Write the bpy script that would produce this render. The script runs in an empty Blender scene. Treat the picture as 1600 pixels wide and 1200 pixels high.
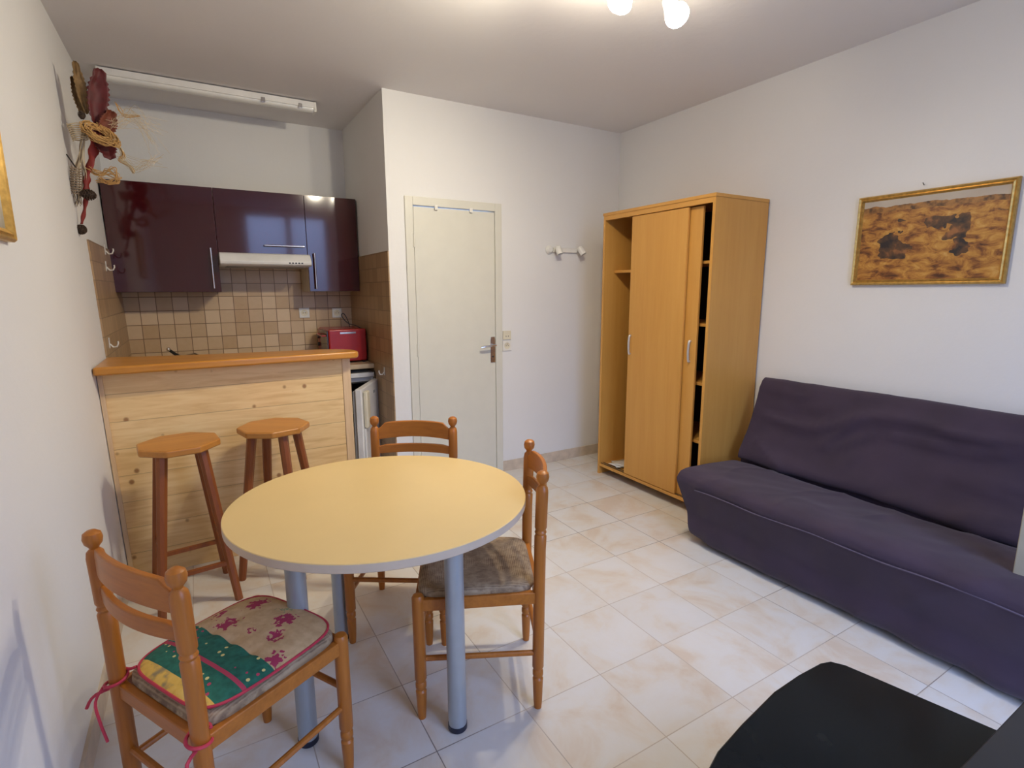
import bpy, bmesh, math, random
from mathutils import Vector, Matrix, noise
random.seed(7)
D = bpy.data
COL = bpy.context.scene.collection
SC = bpy.context.scene
R = math.radians
PI = math.pi

# ---------------------------------------------------------------- camera, world, exposure
cam_d = D.cameras.new('camera'); cam = D.objects.new('camera', cam_d); COL.objects.link(cam)
cam_d.sensor_fit = 'HORIZONTAL'; cam_d.sensor_width = 36.0
cam_d.lens = 36.0 * 829.0 / 1600.0; cam_d.clip_start = 0.02
yaw, pitch, roll = R(30.587), R(10.035), R(-0.22)
fw = Vector((math.sin(yaw) * math.cos(pitch), math.cos(yaw) * math.cos(pitch), -math.sin(pitch)))
rt = Vector((math.cos(yaw), -math.sin(yaw), 0)); up = rt.cross(fw)
r2 = rt * math.cos(roll) + up * math.sin(roll); u2 = r2.cross(fw)
M = Matrix((r2, u2, -fw)).transposed().to_4x4(); M.translation = Vector((0, 0, 1.45))
cam.matrix_world = M
SC.camera = cam
SC.view_settings.view_transform = 'Standard'; SC.view_settings.look = 'None'
SC.view_settings.gamma = 1.0; SC.view_settings.exposure = 0.36
try: SC.view_settings.use_curve_mapping = False
except Exception: pass
w = D.worlds.new('evening_sky'); SC.world = w; w.use_nodes = True
bg = w.node_tree.nodes['Background']; bg.inputs[0].default_value = (0.40, 0.56, 1.0, 1)
wn_ = w.node_tree.nodes; wl_ = w.node_tree.links      # dusk sky: dim ground and horizon, brighter overhead
tc_ = wn_.new('ShaderNodeTexCoord'); sx_ = wn_.new('ShaderNodeSeparateXYZ'); mr_ = wn_.new('ShaderNodeMapRange')
wl_.new(tc_.outputs['Generated'], sx_.inputs[0]); wl_.new(sx_.outputs[2], mr_.inputs['Value'])
mr_.inputs['From Min'].default_value = -.05; mr_.inputs['From Max'].default_value = .55
mr_.inputs['To Min'].default_value = 1.3; mr_.inputs['To Max'].default_value = 10.5
wl_.new(mr_.outputs[0], bg.inputs[1])
# daylight comes in through window_1 behind the camera: a portal in the opening helps sampling
pl = D.lights.new('window_portal', 'AREA'); pl.shape = 'RECTANGLE'; pl.size = 1.30; pl.size_y = 2.40
pl.cycles.is_portal = True
po = D.objects.new('window_portal', pl); COL.objects.link(po)
po.location = (1.35, -0.80, 1.32); po.rotation_euler = (R(90), 0, 0)

LAMP_W = 33.0          # one glowing spot head
LAMP_COL = (1.0, 0.90, 0.69)

# ---------------------------------------------------------------- helpers
def tag(o, label=None, cat=None, group=None, kind=None):
    if label: o['label'] = label
    if cat: o['category'] = cat
    if group: o['group'] = group
    if kind: o['kind'] = kind
    return o
def thing(name, label, cat, loc=(0, 0, 0), rz=0.0, group=None):
    o = D.objects.new(name, None); COL.objects.link(o); o.location = loc; o.rotation_euler = (0, 0, rz)
    o.empty_display_size = 0.1
    return tag(o, label, cat, group)
def copy_tree(o, parent=None):
    c = o.copy(); COL.objects.link(c); c.parent = parent
    for ch in list(o.children): copy_tree(ch, c)
    return c
def smooth(me, ang=35):
    for p in me.polygons: p.use_smooth = True
    try: me.set_sharp_from_angle(angle=R(ang))
    except Exception: pass
class MB:
    def __init__(s): s.bm = bmesh.new()
    def box(s, a, b, mat=None, mi=0):
        x0, y0, z0 = a; x1, y1, z1 = b
        v = [s.bm.verts.new(p) for p in ((x0,y0,z0),(x1,y0,z0),(x1,y1,z0),(x0,y1,z0),(x0,y0,z1),(x1,y0,z1),(x1,y1,z1),(x0,y1,z1))]
        if mat is not None:
            for q in v: q.co = mat @ q.co
        for f in ((0,3,2,1),(4,5,6,7),(0,1,5,4),(1,2,6,5),(2,3,7,6),(3,0,4,7)):
            s.bm.faces.new([v[i] for i in f]).material_index = mi
        return s
    def rings(s, rings, cap=True, closed=True, mi=0):
        vs = [[s.bm.verts.new(p) for p in r] for r in rings]
        n = len(vs[0])
        for a, b in zip(vs, vs[1:]):
            for i in range(n if closed else n - 1):
                j = (i + 1) % n
                s.bm.faces.new((a[i], a[j], b[j], b[i])).material_index = mi
        if cap and closed:
            s.bm.faces.new(list(reversed(vs[0]))).material_index = mi
            s.bm.faces.new(vs[-1]).material_index = mi
        return s
    def lathe(s, prof, o=(0, 0, 0), n=20, mat=None, mi=0):
        # prof: (r, z) pairs going up the local z axis
        rs = []
        for r, z in prof:
            ring = []
            for i in range(n):
                a = 2 * PI * i / n
                p = Vector((r * math.cos(a), r * math.sin(a), z))
                if mat is not None: p = mat @ p
                ring.append(p + Vector(o))
            rs.append(ring)
        return s.rings(rs, mi=mi)
    def tube(s, pts, r, n=10, mi=0):
        pts = [Vector(p) for p in pts]; k = len(pts)
        rr = r if isinstance(r, (list, tuple)) else [r] * k
        t0 = (pts[1] - pts[0]).normalized()
        u = t0.orthogonal().normalized(); rs = []
        for i, p in enumerate(pts):
            t = (pts[min(i + 1, k - 1)] - pts[max(i - 1, 0)]).normalized()
            u = (u - t * u.dot(t)).normalized(); v = t.cross(u)
            rs.append([p + (u * math.cos(2 * PI * j / n) + v * math.sin(2 * PI * j / n)) * rr[i] for j in range(n)])
        return s.rings(rs, mi=mi)
    def bar(s, a, b, w0, w1=None, n=4, tw=0.0, up=(0, 0, 1)):
        # straight prism between two points, n-sided, radius w0 -> w1
        a = Vector(a); b = Vector(b); t = (b - a).normalized(); w1 = w0 if w1 is None else w1
        u = Vector(up).cross(t)
        if u.length < 1e-4: u = Vector((1, 0, 0))
        u.normalize(); v = t.cross(u)
        f = lambda p, r: [p + (u * math.cos(tw + 2 * PI * (j + .5) / n) + v * math.sin(tw + 2 * PI * (j + .5) / n)) * r for j in range(n)]
        return s.rings([f(a, w0), f(b, w1)])
    def prism(s, poly, z0, z1, mat=None, mi=0):
        f = lambda z: [(mat @ Vector((x, y, z))) if mat is not None else Vector((x, y, z)) for x, y in poly]
        return s.rings([f(z0), f(z1)], mi=mi)
    def sphere(s, c, r, n=16, sc=(1, 1, 1), mat=None):
        rs = []
        for i in range(1, n // 2):
            a = -PI / 2 + PI * i / (n // 2)
            ring = []
            for j in range(n):
                b = 2 * PI * j / n
                p = Vector((r * sc[0] * math.cos(a) * math.cos(b), r * sc[1] * math.cos(a) * math.sin(b), r * sc[2] * math.sin(a)))
                if mat is not None: p = mat @ p
                ring.append(p + Vector(c))
            rs.append(ring)
        return s.rings(rs)
    def build(s, name, mat, parent=None, bevel=0.0, seg=2, sm=True, subsurf=0):
        bm = s.bm
        bmesh.ops.recalc_face_normals(bm, faces=bm.faces[:])
        me = D.meshes.new(name); bm.to_mesh(me); bm.free()
        o = D.objects.new(name, me); COL.objects.link(o)
        for m in (mat if isinstance(mat, (list, tuple)) else [mat]): me.materials.append(m)
        if parent is not None: o.parent = parent
        if sm: smooth(me)
        if bevel:
            b = o.modifiers.new('bevel', 'BEVEL'); b.width = bevel; b.segments = seg; b.limit_method = 'ANGLE'; b.angle_limit = R(40)
            b.harden_normals = True
        if subsurf:
            q = o.modifiers.new('sub', 'SUBSURF'); q.levels = subsurf; q.render_levels = subsurf
        return o
def box(name, a, b, mat, parent=None, bevel=0.002):
    return MB().box(a, b).build(name, mat, parent, bevel)
def rot_to(d):
    return Vector((0, 0, 1)).rotation_difference(Vector(d).normalized()).to_matrix().to_4x4()

# ---------------------------------------------------------------- materials
class NT:
    def __init__(s, name):
        s.m = D.materials.new(name); s.m.use_nodes = True; s.n = s.m.node_tree.nodes; s.l = s.m.node_tree.links
        s.b = s.n['Principled BSDF']
    def node(s, t, **kw):
        q = s.n.new(t)
        for k, v in kw.items():
            if isinstance(v, dict) and k == 'inp':
                for a, b in v.items(): q.inputs[a].default_value = b
            else: setattr(q, k, v)
        return q
    def link(s, a, b): s.l.new(a, b)
    def coord(s, scale=(1, 1, 1), loc=(0, 0, 0), rot=(0, 0, 0), kind='Object'):
        t = s.node('ShaderNodeTexCoord'); m = s.node('ShaderNodeMapping')
        m.inputs['Scale'].default_value = scale; m.inputs['Location'].default_value = loc; m.inputs['Rotation'].default_value = rot
        s.link(t.outputs[kind], m.inputs[0]); return m.outputs[0]
    def noise(s, vec, scale, detail=4, rough=.5, dist=0.0):
        q = s.node('ShaderNodeTexNoise'); q.inputs['Scale'].default_value = scale; q.inputs['Detail'].default_value = detail
        q.inputs['Roughness'].default_value = rough; q.inputs['Distortion'].default_value = dist
        s.link(vec, q.inputs['Vector']); return q.outputs['Fac']
    def ramp(s, fac, stops):
        q = s.node('ShaderNodeValToRGB'); e = q.color_ramp.elements
        while len(e) < len(stops): e.new(0.5)
        for el, (p, c) in zip(e, stops): el.position = p; el.color = (*c, 1)
        s.link(fac, q.inputs[0]); return q.outputs[0]
    def mix(s, fac, a, b, mode='MIX'):
        q = s.node('ShaderNodeMix'); q.data_type = 'RGBA'; q.blend_type = mode
        for sock, v in ((q.inputs[0], fac), (q.inputs[6], a), (q.inputs[7], b)):
            if hasattr(v, 'links'): s.link(v, sock)
            else: sock.default_value = v if isinstance(v, (int, float)) else (*v, 1)
        return q.outputs[2]
    def math(s, op, a, b=None):
        q = s.node('ShaderNodeMath', operation=op)
        for i, v in enumerate((a, b)):
            if v is None: continue
            if hasattr(v, 'links'): s.link(v, q.inputs[i])
            else: q.inputs[i].default_value = v
        return q.outputs[0]
    def color(s, c):
        if hasattr(c, 'links'): s.link(c, s.b.inputs['Base Color'])
        else: s.b.inputs['Base Color'].default_value = (*c, 1)
        return s
    def set(s, **kw):
        for k, v in kw.items():
            k = k.replace('_', ' ')
            if k in s.b.inputs:
                if hasattr(v, 'links'): s.link(v, s.b.inputs[k])
                else: s.b.inputs[k].default_value = v
        return s
    def bump(s, h, strength=.2, dist=.01):
        q = s.node('ShaderNodeBump'); q.inputs['Strength'].default_value = strength; q.inputs['Distance'].default_value = dist
        s.link(h, q.inputs['Height']); s.link(q.outputs[0], s.b.inputs['Normal']); return s

def plain(name, c, rough=.5, metal=0.0, var=0.06, nscale=9, **kw):
    t = NT(name); v = t.coord(); f = t.noise(v, nscale, 3)
    c0 = tuple(max(0, x * (1 - var)) for x in c); c1 = tuple(min(1, x * (1 + var)) for x in c)
    t.color(t.ramp(f, [(.3, c0), (.7, c1)])); t.set(Roughness=rough, Metallic=metal, **kw); return t.m

def plaster(name, c):
    t = NT(name); v = t.coord(); f = t.noise(v, 1.3, 5)
    t.color(t.ramp(f, [(.3, tuple(x * .965 for x in c)), (.7, c)])); t.set(Roughness=.75)
    h = t.noise(v, 22, 6, .6); t.bump(h, .22, .006); return t.m

def wood(name, c0, c1, axis='Z', rough=.4, scale=1.0, coat=0.0, grain=14, contrast=1.0):
    t = NT(name)
    sc = {'X': (.07, 1, 1), 'Y': (1, .07, 1), 'Z': (1, 1, .07)}[axis]
    v = t.coord(scale=tuple(k * scale for k in sc))
    a = t.noise(v, grain * 2.2, 6, .6, .6); b = t.noise(v, grain * 9, 3, .5)
    f = t.math('ADD', t.math('MULTIPLY', a, .7), t.math('MULTIPLY', b, .3))
    t.color(t.ramp(f, [(.5 - .2 / contrast, c0), (.5 + .2 / contrast, c1)]))
    t.set(Roughness=rough, Coat_Weight=coat, Coat_Roughness=.15)
    t.bump(b, .06, .002); return t.m

M_wall = plaster('white_plaster', (.80, .79, .77))
M_ceil = plaster('ceiling_paint', (.80, .775, .76))
M_trimw = plain('white_lacquer', (.78, .76, .70), .35)

def m_floor():
    t = NT('stone_look_floor_tiles')
    T = .335
    tc = t.node('ShaderNodeTexCoord'); mp = t.node('ShaderNodeMapping')
    mp.inputs['Location'].default_value = (-.535 + T * 4, -1.05 + T * 8, 0)
    t.link(tc.outputs['Object'], mp.inputs[0]); v = mp.outputs[0]
    b = t.node('ShaderNodeTexBrick'); b.offset = 0; b.squash = 1
    b.inputs['Color1'].default_value = (0, 0, 0, 1); b.inputs['Color2'].default_value = (1, 1, 1, 1)
    b.inputs['Mortar'].default_value = (.5, .5, .5, 1)
    b.inputs['Scale'].default_value = 1; b.inputs['Brick Width'].default_value = T; b.inputs['Row Height'].default_value = T
    b.inputs['Mortar Size'].default_value = .0018; b.inputs['Mortar Smooth'].default_value = .1
    t.link(v, b.inputs['Vector'])
    # shift the cloudy pattern by a random value per tile
    sep = t.node('ShaderNodeSeparateColor'); t.link(b.outputs['Color'], sep.inputs[0])
    com = t.node('ShaderNodeCombineXYZ'); t.link(t.math('MULTIPLY', sep.outputs[0], 7.3), com.inputs[2])
    ad = t.node('ShaderNodeVectorMath', operation='ADD'); t.link(v, ad.inputs[0]); t.link(com.outputs[0], ad.inputs[1])
    f = t.noise(ad.outputs[0], 3.6, 6, .62, .5)
    f2 = t.noise(ad.outputs[0], 1.9, 3, .5, .3)
    col = t.ramp(f, [(.36, (.64, .525, .41)), (.45, (.68, .61, .525)), (.54, (.70, .67, .63)), (.66, (.71, .695, .68))])
    col = t.mix(t.math('MULTIPLY', f2, .35), col, (.71, .67, .61))
    tone = t.math('ADD', t.math('MULTIPLY', sep.outputs[0], .05), .96)
    cm = t.node('ShaderNodeCombineColor'); [t.link(tone, cm.inputs[i]) for i in range(3)]
    col = t.mix(1.0, col, cm.outputs[0], 'MULTIPLY')
    g = t.noise(v, 1.1, 2); grout = t.ramp(g, [(.50, (.50, .43, .36)), (.62, (.24, .20, .17))])
    col = t.mix(b.outputs['Fac'], col, grout)
    t.color(col); t.set(Roughness=t.math('ADD', t.math('MULTIPLY', f, .15), .24))
    t.bump(t.math('SUBTRACT', 1.0, b.outputs['Fac']), .35, .002); return t.m
M_floor = m_floor()

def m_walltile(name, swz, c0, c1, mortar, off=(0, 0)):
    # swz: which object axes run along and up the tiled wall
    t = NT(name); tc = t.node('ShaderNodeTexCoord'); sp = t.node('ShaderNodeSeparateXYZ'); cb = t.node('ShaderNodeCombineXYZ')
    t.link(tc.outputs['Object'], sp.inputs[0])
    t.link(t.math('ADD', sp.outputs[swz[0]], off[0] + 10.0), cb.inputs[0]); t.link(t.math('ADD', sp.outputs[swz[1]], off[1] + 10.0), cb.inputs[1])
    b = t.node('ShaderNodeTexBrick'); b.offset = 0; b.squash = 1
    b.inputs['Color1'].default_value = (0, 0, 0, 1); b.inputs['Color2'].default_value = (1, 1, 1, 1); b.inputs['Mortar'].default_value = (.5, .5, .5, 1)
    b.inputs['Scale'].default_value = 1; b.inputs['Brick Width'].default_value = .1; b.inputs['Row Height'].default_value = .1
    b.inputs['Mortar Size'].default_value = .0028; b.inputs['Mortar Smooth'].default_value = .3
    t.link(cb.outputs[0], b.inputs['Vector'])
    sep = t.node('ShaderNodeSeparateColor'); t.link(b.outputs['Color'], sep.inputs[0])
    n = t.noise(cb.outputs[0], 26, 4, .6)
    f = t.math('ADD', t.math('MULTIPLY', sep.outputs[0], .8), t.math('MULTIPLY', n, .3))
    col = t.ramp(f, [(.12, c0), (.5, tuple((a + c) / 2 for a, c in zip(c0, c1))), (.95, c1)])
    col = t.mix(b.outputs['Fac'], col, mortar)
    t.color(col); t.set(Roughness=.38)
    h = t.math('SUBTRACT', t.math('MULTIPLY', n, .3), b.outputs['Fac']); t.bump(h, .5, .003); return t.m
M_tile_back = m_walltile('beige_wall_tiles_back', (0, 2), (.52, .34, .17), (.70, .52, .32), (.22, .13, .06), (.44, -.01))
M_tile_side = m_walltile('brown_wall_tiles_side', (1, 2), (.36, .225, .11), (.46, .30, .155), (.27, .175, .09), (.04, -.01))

M_pine = None
def m_pine():
    t = NT('knotty_pine_planks')
    tc = t.node('ShaderNodeTexCoord'); sp = t.node('ShaderNodeSeparateXYZ'); t.link(tc.outputs['Object'], sp.inputs[0])
    H = .1375
    row = t.math('FLOOR', t.math('DIVIDE', t.math('SUBTRACT', sp.outputs[2], -.002), H))
    v = t.coord(scale=(1, 1, 1))
    off = t.node('ShaderNodeCombineXYZ'); t.link(t.math('MULTIPLY', row, 3.7), off.inputs[0])
    ad = t.node('ShaderNodeVectorMath', operation='ADD'); t.link(v, ad.inputs[0]); t.link(off.outputs[0], ad.inputs[1])
    mp = t.node('ShaderNodeMapping'); mp.inputs['Scale'].default_value = (.9, 1, 9); t.link(ad.outputs[0], mp.inputs[0])
    f = t.noise(mp.outputs[0], 4.0, 5, .55, .8)
    col = t.ramp(f, [(.3, (.74, .47, .20)), (.55, (.86, .60, .28)), (.8, (.90, .67, .35))])
    # knots
    m2 = t.node('ShaderNodeMapping'); m2.inputs['Scale'].default_value = (11, 0.001, 10); t.link(ad.outputs[0], m2.inputs[0])
    vo = t.node('ShaderNodeTexVoronoi'); vo.inputs['Scale'].default_value = 1; vo.inputs['Randomness'].default_value = 1; t.link(m2.outputs[0], vo.inputs['Vector'])
    sc = t.node('ShaderNodeSeparateColor'); t.link(vo.outputs['Color'], sc.inputs[0])
    thr = t.math('MULTIPLY', t.math('POWER', sc.outputs[1], 1.25), .115)
    k = t.math('LESS_THAN', t.math('SUBTRACT', vo.outputs['Distance'], thr), 0.0)
    ks = t.node('ShaderNodeMapRange'); ks.inputs['From Min'].default_value = .05; ks.inputs['From Max'].default_value = -.03
    t.link(t.math('SUBTRACT', vo.outputs['Distance'], thr), ks.inputs['Value'])
    col = t.mix(t.math('MULTIPLY', ks.outputs[0], .85), col, (.30, .12, .035))
    # seams between planks
    fr = t.math('FRACT', t.math('DIVIDE', t.math('SUBTRACT', sp.outputs[2], -.002), H))
    seam = t.math('LESS_THAN', fr, .022)
    col = t.mix(t.math('MULTIPLY', seam, .6), col, (.33, .18, .08))
    t.color(col); t.set(Roughness=.5); t.bump(t.math('SUBTRACT', 1.0, seam), .4, .003); return t.m
M_pine = m_pine()
M_pine_post = wood('pine_post', (.66, .44, .24), (.80, .58, .34), 'Z', .5)
M_bar = wood('honey_varnished_bar', (.46, .175, .018), (.62, .265, .034), 'X', .33, coat=.2, grain=7)
M_stool_seat = wood('honey_varnished_seat', (.42, .155, .022), (.60, .255, .042), 'X', .38, coat=.12, grain=8)
M_stool_leg = wood('reddish_brown_leg', (.19, .046, .007), (.30, .082, .013), 'Z', .42, coat=.1)
M_chair = wood('varnished_beech', (.33, .100, .010), (.48, .158, .018), 'Z', .38, coat=.0)
M_chair_rail = wood('varnished_beech_rail', (.34, .105, .011), (.50, .165, .019), 'X', .38, coat=.0)
M_beech = wood('beech_laminate', (.60, .285, .055), (.67, .345, .080), 'Z', .42, grain=6)
M_beech_h = wood('beech_laminate_level', (.60, .285, .055), (.67, .345, .080), 'Y', .42, grain=6)
M_dark_in = plain('shaded_back_board', (.035, .025, .02), .8)  # near black puts the shade of the unlit wardrobe interior into the colour
M_table = plain('cream_laminate', (.74, .53, .23), .34, nscale=3, var=.03)
M_tedge = plain('greige_table_edge', (.60, .475, .35), .5)
M_steel = plain('brushed_grey_metal', (.42, .46, .50), .38, .55)
M_chrome = plain('chrome', (.72, .72, .74), .15, 1.0, var=.02)
M_blackp = plain('black_plastic', (.012, .012, .013), .35)
M_gloss_k = plain('black_gloss', (.006, .008, .009), .16, var=.2, Specular_IOR_Level=.16)
M_burg = plain('burgundy_high_gloss', (.050, .0045, .007), .09, var=.05, Coat_Weight=.6, Coat_Roughness=.05)
M_burg_side = plain('dark_cabinet_side', (.02, .008, .008), .4)
M_cream = plain('cream_carcass', (.66, .58, .46), .5)
M_white = plain('white_enamel', (.80, .79, .76), .28)
M_whitep = plain('white_plastic', (.78, .76, .70), .35)
M_creamp = plain('yellowed_plastic', (.72, .66, .50), .4)
M_grey = plain('grey_liner', (.40, .40, .38), .5)
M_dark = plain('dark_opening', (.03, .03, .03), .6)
M_door = plain('cream_door_paint', (.69, .67, .58), .38, var=.02)
M_red = plain('red_enamel', (.36, .016, .014), .25, var=.04)
M_glassk = plain('smoked_oven_glass', (.05, .035, .03), .12)
M_work = wood('pale_worktop', (.48, .36, .21), (.60, .46, .29), 'X', .4)
M_gold = plain('gilt', (.55, .34, .09), .32, .65, var=.2, nscale=60)
M_ribbon = plain('red_ribbon', (.50, .03, .06), .6)
M_terr = plain('beige_skirting_tile', (.60, .50, .39), .4, nscale=14, var=.12)

def m_fabric():
    t = NT('aubergine_cotton'); v = t.coord(); n = t.noise(v, 5, 4); f = t.noise(v, 420, 2)
    t.color(t.ramp(n, [(.3, (.030, .0165, .034)), (.7, (.042, .024, .048))]))
    t.set(Roughness=.8, Sheen_Weight=.10, Sheen_Roughness=.5); t.bump(t.math('ADD', t.math('MULTIPLY', f, .25), n), .25, .004); return t.m
M_sofa = m_fabric()
M_piping = plain('aubergine_piping', (.085, .065, .105), .7)

def m_rush():
    t = NT('woven_rush'); tc = t.node('ShaderNodeTexCoord'); sp = t.node('ShaderNodeSeparateXYZ'); t.link(tc.outputs['Object'], sp.inputs[0])
    ax = t.math('ABSOLUTE', sp.outputs[0]); ay = t.math('ABSOLUTE', sp.outputs[1]); m = t.math('MAXIMUM', ax, ay)
    n = t.noise(t.coord(), 35, 4, .6)
    s = t.math('SINE', t.math('ADD', t.math('MULTIPLY', m, 950), t.math('MULTIPLY', n, 7)))
    f = t.math('ADD', t.math('MULTIPLY', s, .12), n)
    g = t.math('GREATER_THAN', ax, ay)
    c = t.ramp(f, [(.25, (.17, .10, .055)), (.5, (.34, .23, .13)), (.8, (.50, .37, .23))])
    t.color(t.mix(t.math('MULTIPLY', g, .25), c, (.20, .14, .08))); t.set(Roughness=.7); t.bump(f, .6, .003); return t.m
M_rush = m_rush()

def m_cushion():
    # local: u along x (across the seat, 0 centre), y front positive
    t = NT('printed_seat_cushion'); tc = t.node('ShaderNodeTexCoord'); sp = t.node('ShaderNodeSeparateXYZ'); t.link(tc.outputs['Object'], sp.inputs[0])
    v = tc.outputs['Object']; x = sp.outputs[0]; y = sp.outputs[1]
    # maroon leaf sprays on sand
    vo = t.node('ShaderNodeTexVoronoi'); vo.inputs['Scale'].default_value = 13; vo.inputs['Randomness'].default_value = .6
    n1 = t.node('ShaderNodeTexNoise'); n1.inputs['Scale'].default_value = 55; n1.inputs['Detail'].default_value = 3; t.link(v, n1.inputs['Vector'])
    mixv = t.node('ShaderNodeVectorMath', operation='MULTIPLY_ADD'); t.link(n1.outputs['Color'], mixv.inputs[0]); mixv.inputs[1].default_value = (.10, .10, 0); t.link(v, mixv.inputs[2])
    mp = t.node('ShaderNodeMapping'); mp.inputs['Scale'].default_value = (1.15, .75, 0.0); mp.inputs['Rotation'].default_value = (0, 0, .6); t.link(mixv.outputs[0], mp.inputs[0])
    t.link(mp.outputs[0], vo.inputs['Vector'])
    leaf = t.math('LESS_THAN', vo.outputs['Distance'], .31)
    sc = t.node('ShaderNodeSeparateColor'); t.link(vo.outputs['Color'], sc.inputs[0])
    lc = t.mix(t.math('GREATER_THAN', sc.outputs[0], .68), (.36, .03, .08), (.22, .30, .14))
    sand = t.ramp(t.noise(v, 40, 3), [(.3, (.50, .32, .15)), (.7, (.62, .42, .22))])
    A = t.mix(leaf, sand, lc)
    # green band with small flecks
    vo2 = t.node('ShaderNodeTexVoronoi'); vo2.inputs['Scale'].default_value = 46; t.link(v, vo2.inputs['Vector'])
    s2 = t.node('ShaderNodeSeparateColor'); t.link(vo2.outputs['Color'], s2.inputs[0])
    fl = t.math('MULTIPLY', t.math('LESS_THAN', vo2.outputs['Distance'], .22), t.math('GREATER_THAN', s2.outputs[0], .45))
    fc = t.mix(t.math('GREATER_THAN', s2.outputs[1], .6), (.75, .62, .22), (.50, .05, .10))
    G = t.mix(fl, t.ramp(t.noise(v, 60, 2), [(.3, (.012, .10, .060)), (.7, (.02, .16, .10))]), fc)
    Y = t.ramp(t.noise(v, 30, 4), [(.35, (.30, .22, .10)), (.5, (.70, .42, .07)), (.7, (.76, .50, .12))])
    yn = t.math('ADD', y, 0.0)
    c = t.mix(t.math('LESS_THAN', yn, -.015), A, G)
    c = t.mix(t.math('LESS_THAN', yn, -.158), c, Y)
    line = t.math('LESS_THAN', t.math('ABSOLUTE', t.math('ADD', yn, .095)), .0055)
    c = t.mix(line, c, (.50, .05, .09))
    t.color(c); t.set(Roughness=.85); t.bump(t.noise(v, 300, 2), .2, .002); return t.m
M_cush = m_cushion()

def m_paint():
    # a plain generic harvest-coloured landscape print; local x along the picture, z up
    t = NT('landscape_print'); tc = t.node('ShaderNodeTexCoord'); sp = t.node('ShaderNodeSeparateXYZ'); v = tc.outputs['Object']; t.link(v, sp.inputs[0])
    z = sp.outputs[2]
    zn = t.math('ADD', z, t.math('MULTIPLY', t.math('SUBTRACT', t.noise(v, 9, 4), .5), .05))
    ground = t.ramp(t.noise(t.coord(scale=(.8, 1, 1.5)), 17, 6, .65, .6), [(.32, (.06, .018, .008)), (.42, (.20, .07, .018)), (.5, (.38, .16, .032)), (.6, (.52, .26, .05)), (.72, (.62, .38, .12))])
    sky = t.ramp(t.noise(v, 5, 3), [(.3, (.40, .33, .27)), (.7, (.52, .46, .38))])
    trees = t.ramp(t.noise(v, 34, 4), [(.35, (.08, .035, .015)), (.6, (.36, .16, .04))])
    c = t.mix(t.math('GREATER_THAN', zn, .375), ground, trees)
    c = t.mix(t.math('GREATER_THAN', zn, .405), c, sky)
    # dark bushes
    vo = t.node('ShaderNodeTexVoronoi'); vo.inputs['Scale'].default_value = 7.5; vo.inputs['Randomness'].default_value = 1.0
    n1 = t.node('ShaderNodeTexNoise'); n1.inputs['Scale'].default_value = 16; t.link(v, n1.inputs['Vector'])
    ma = t.node('ShaderNodeVectorMath', operation='MULTIPLY_ADD'); t.link(n1.outputs['Color'], ma.inputs[0]); ma.inputs[1].default_value = (.16, 0, .16); t.link(v, ma.inputs[2])
    mp = t.node('ShaderNodeMapping'); mp.inputs['Scale'].default_value = (1, 0, .8); t.link(ma.outputs[0], mp.inputs[0]); t.link(mp.outputs[0], vo.inputs['Vector'])
    mid = t.math('MULTIPLY', t.math('GREATER_THAN', zn, .13), t.math('LESS_THAN', zn, .33))
    k = t.math('MULTIPLY', t.math('LESS_THAN', vo.outputs['Distance'], .44), mid)
    bc = t.ramp(t.noise(v, 22, 4), [(.38, (.02, .014, .018)), (.55, (.10, .045, .02)), (.68, (.30, .12, .04))])
    c = t.mix(k, c, bc)
    t.color(c); t.set(Roughness=.4); return t.m
M_paint = m_paint()

# ---------------------------------------------------------------- the room
XR, YD, YK, XC, H, YF = 3.18, 3.59, 4.66, 1.16, 2.73, -0.75
def xl(z): return -.412 - .020 * z
def struct(o): o['kind'] = 'structure'; return o
struct(box('floor', (-.75, YF - .1, -.1), (XR + .1, YK + .1, 0), M_floor, bevel=0))
struct(box('ceiling', (-.75, YF - .1, H), (XR + .1, YK + .1, H + .1), M_ceil, bevel=0))
m = MB(); m.rings([[(-.72, YF - .1, 0), (xl(0), YF - .1, 0), (xl(H), YF - .1, H), (-.72, YF - .1, H)],
                   [(-.72, YK + .1, 0), (xl(0), YK + .1, 0), (xl(H), YK + .1, H), (-.72, YK + .1, H)]])
struct(m.build('wall_left', M_wall, sm=False))
struct(box('wall_right', (XR, YF - .1, 0), (XR + .1, YD + .1, H), M_wall, bevel=0))
struct(box('wall_kitchen', (-.70, YK, 0), (XC + .02, YK + .1, H), M_wall, bevel=0))
DX0, DX1, DZ = 1.315, 1.995, 2.045
m = MB(); m.box((XC, YD, 0), (DX0, YD + .1, H)); m.box((DX1, YD, 0), (XR + .02, YD + .1, H)); m.box((DX0, YD, DZ), (DX1, YD + .1, H))
struct(m.build('wall_back', M_wall, sm=False))
struct(box('wall_alcove', (XC, YD + .1, 0), (XC + .1, YK + .1, H), M_wall, bevel=0))
WX0, WX1, WZ0, WZ1 = .75, 2.02, .12, 2.66
m = MB(); m.box((-.70, YF - .1, 0), (WX0, YF, H)); m.box((WX1, YF - .1, 0), (XR + .02, YF, H))
m.box((WX0, YF - .1, WZ1), (WX1, YF, H)); m.box((WX0, YF - .1, 0), (WX1, YF, WZ0))
struct(m.build('wall_front', M_wall, sm=False))
wn = MB(); wy0, wy1 = YF - .07, YF - .02
wn.box((WX0, wy0, WZ0), (WX0 + .06, wy1, WZ1)); wn.box((WX1 - .06, wy0, WZ0), (WX1, wy1, WZ1))
wn.box((WX0 + .06, wy0, WZ1 - .06), (WX1 - .06, wy1, WZ1)); wn.box((WX0 + .06, wy0, WZ0), (WX1 - .06, wy1, WZ0 + .06))
wn.box((1.36, wy0, WZ0 + .06), (1.45, wy1, WZ1 - .06))
struct(wn.build('window_1', M_trimw, bevel=.004))

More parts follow.
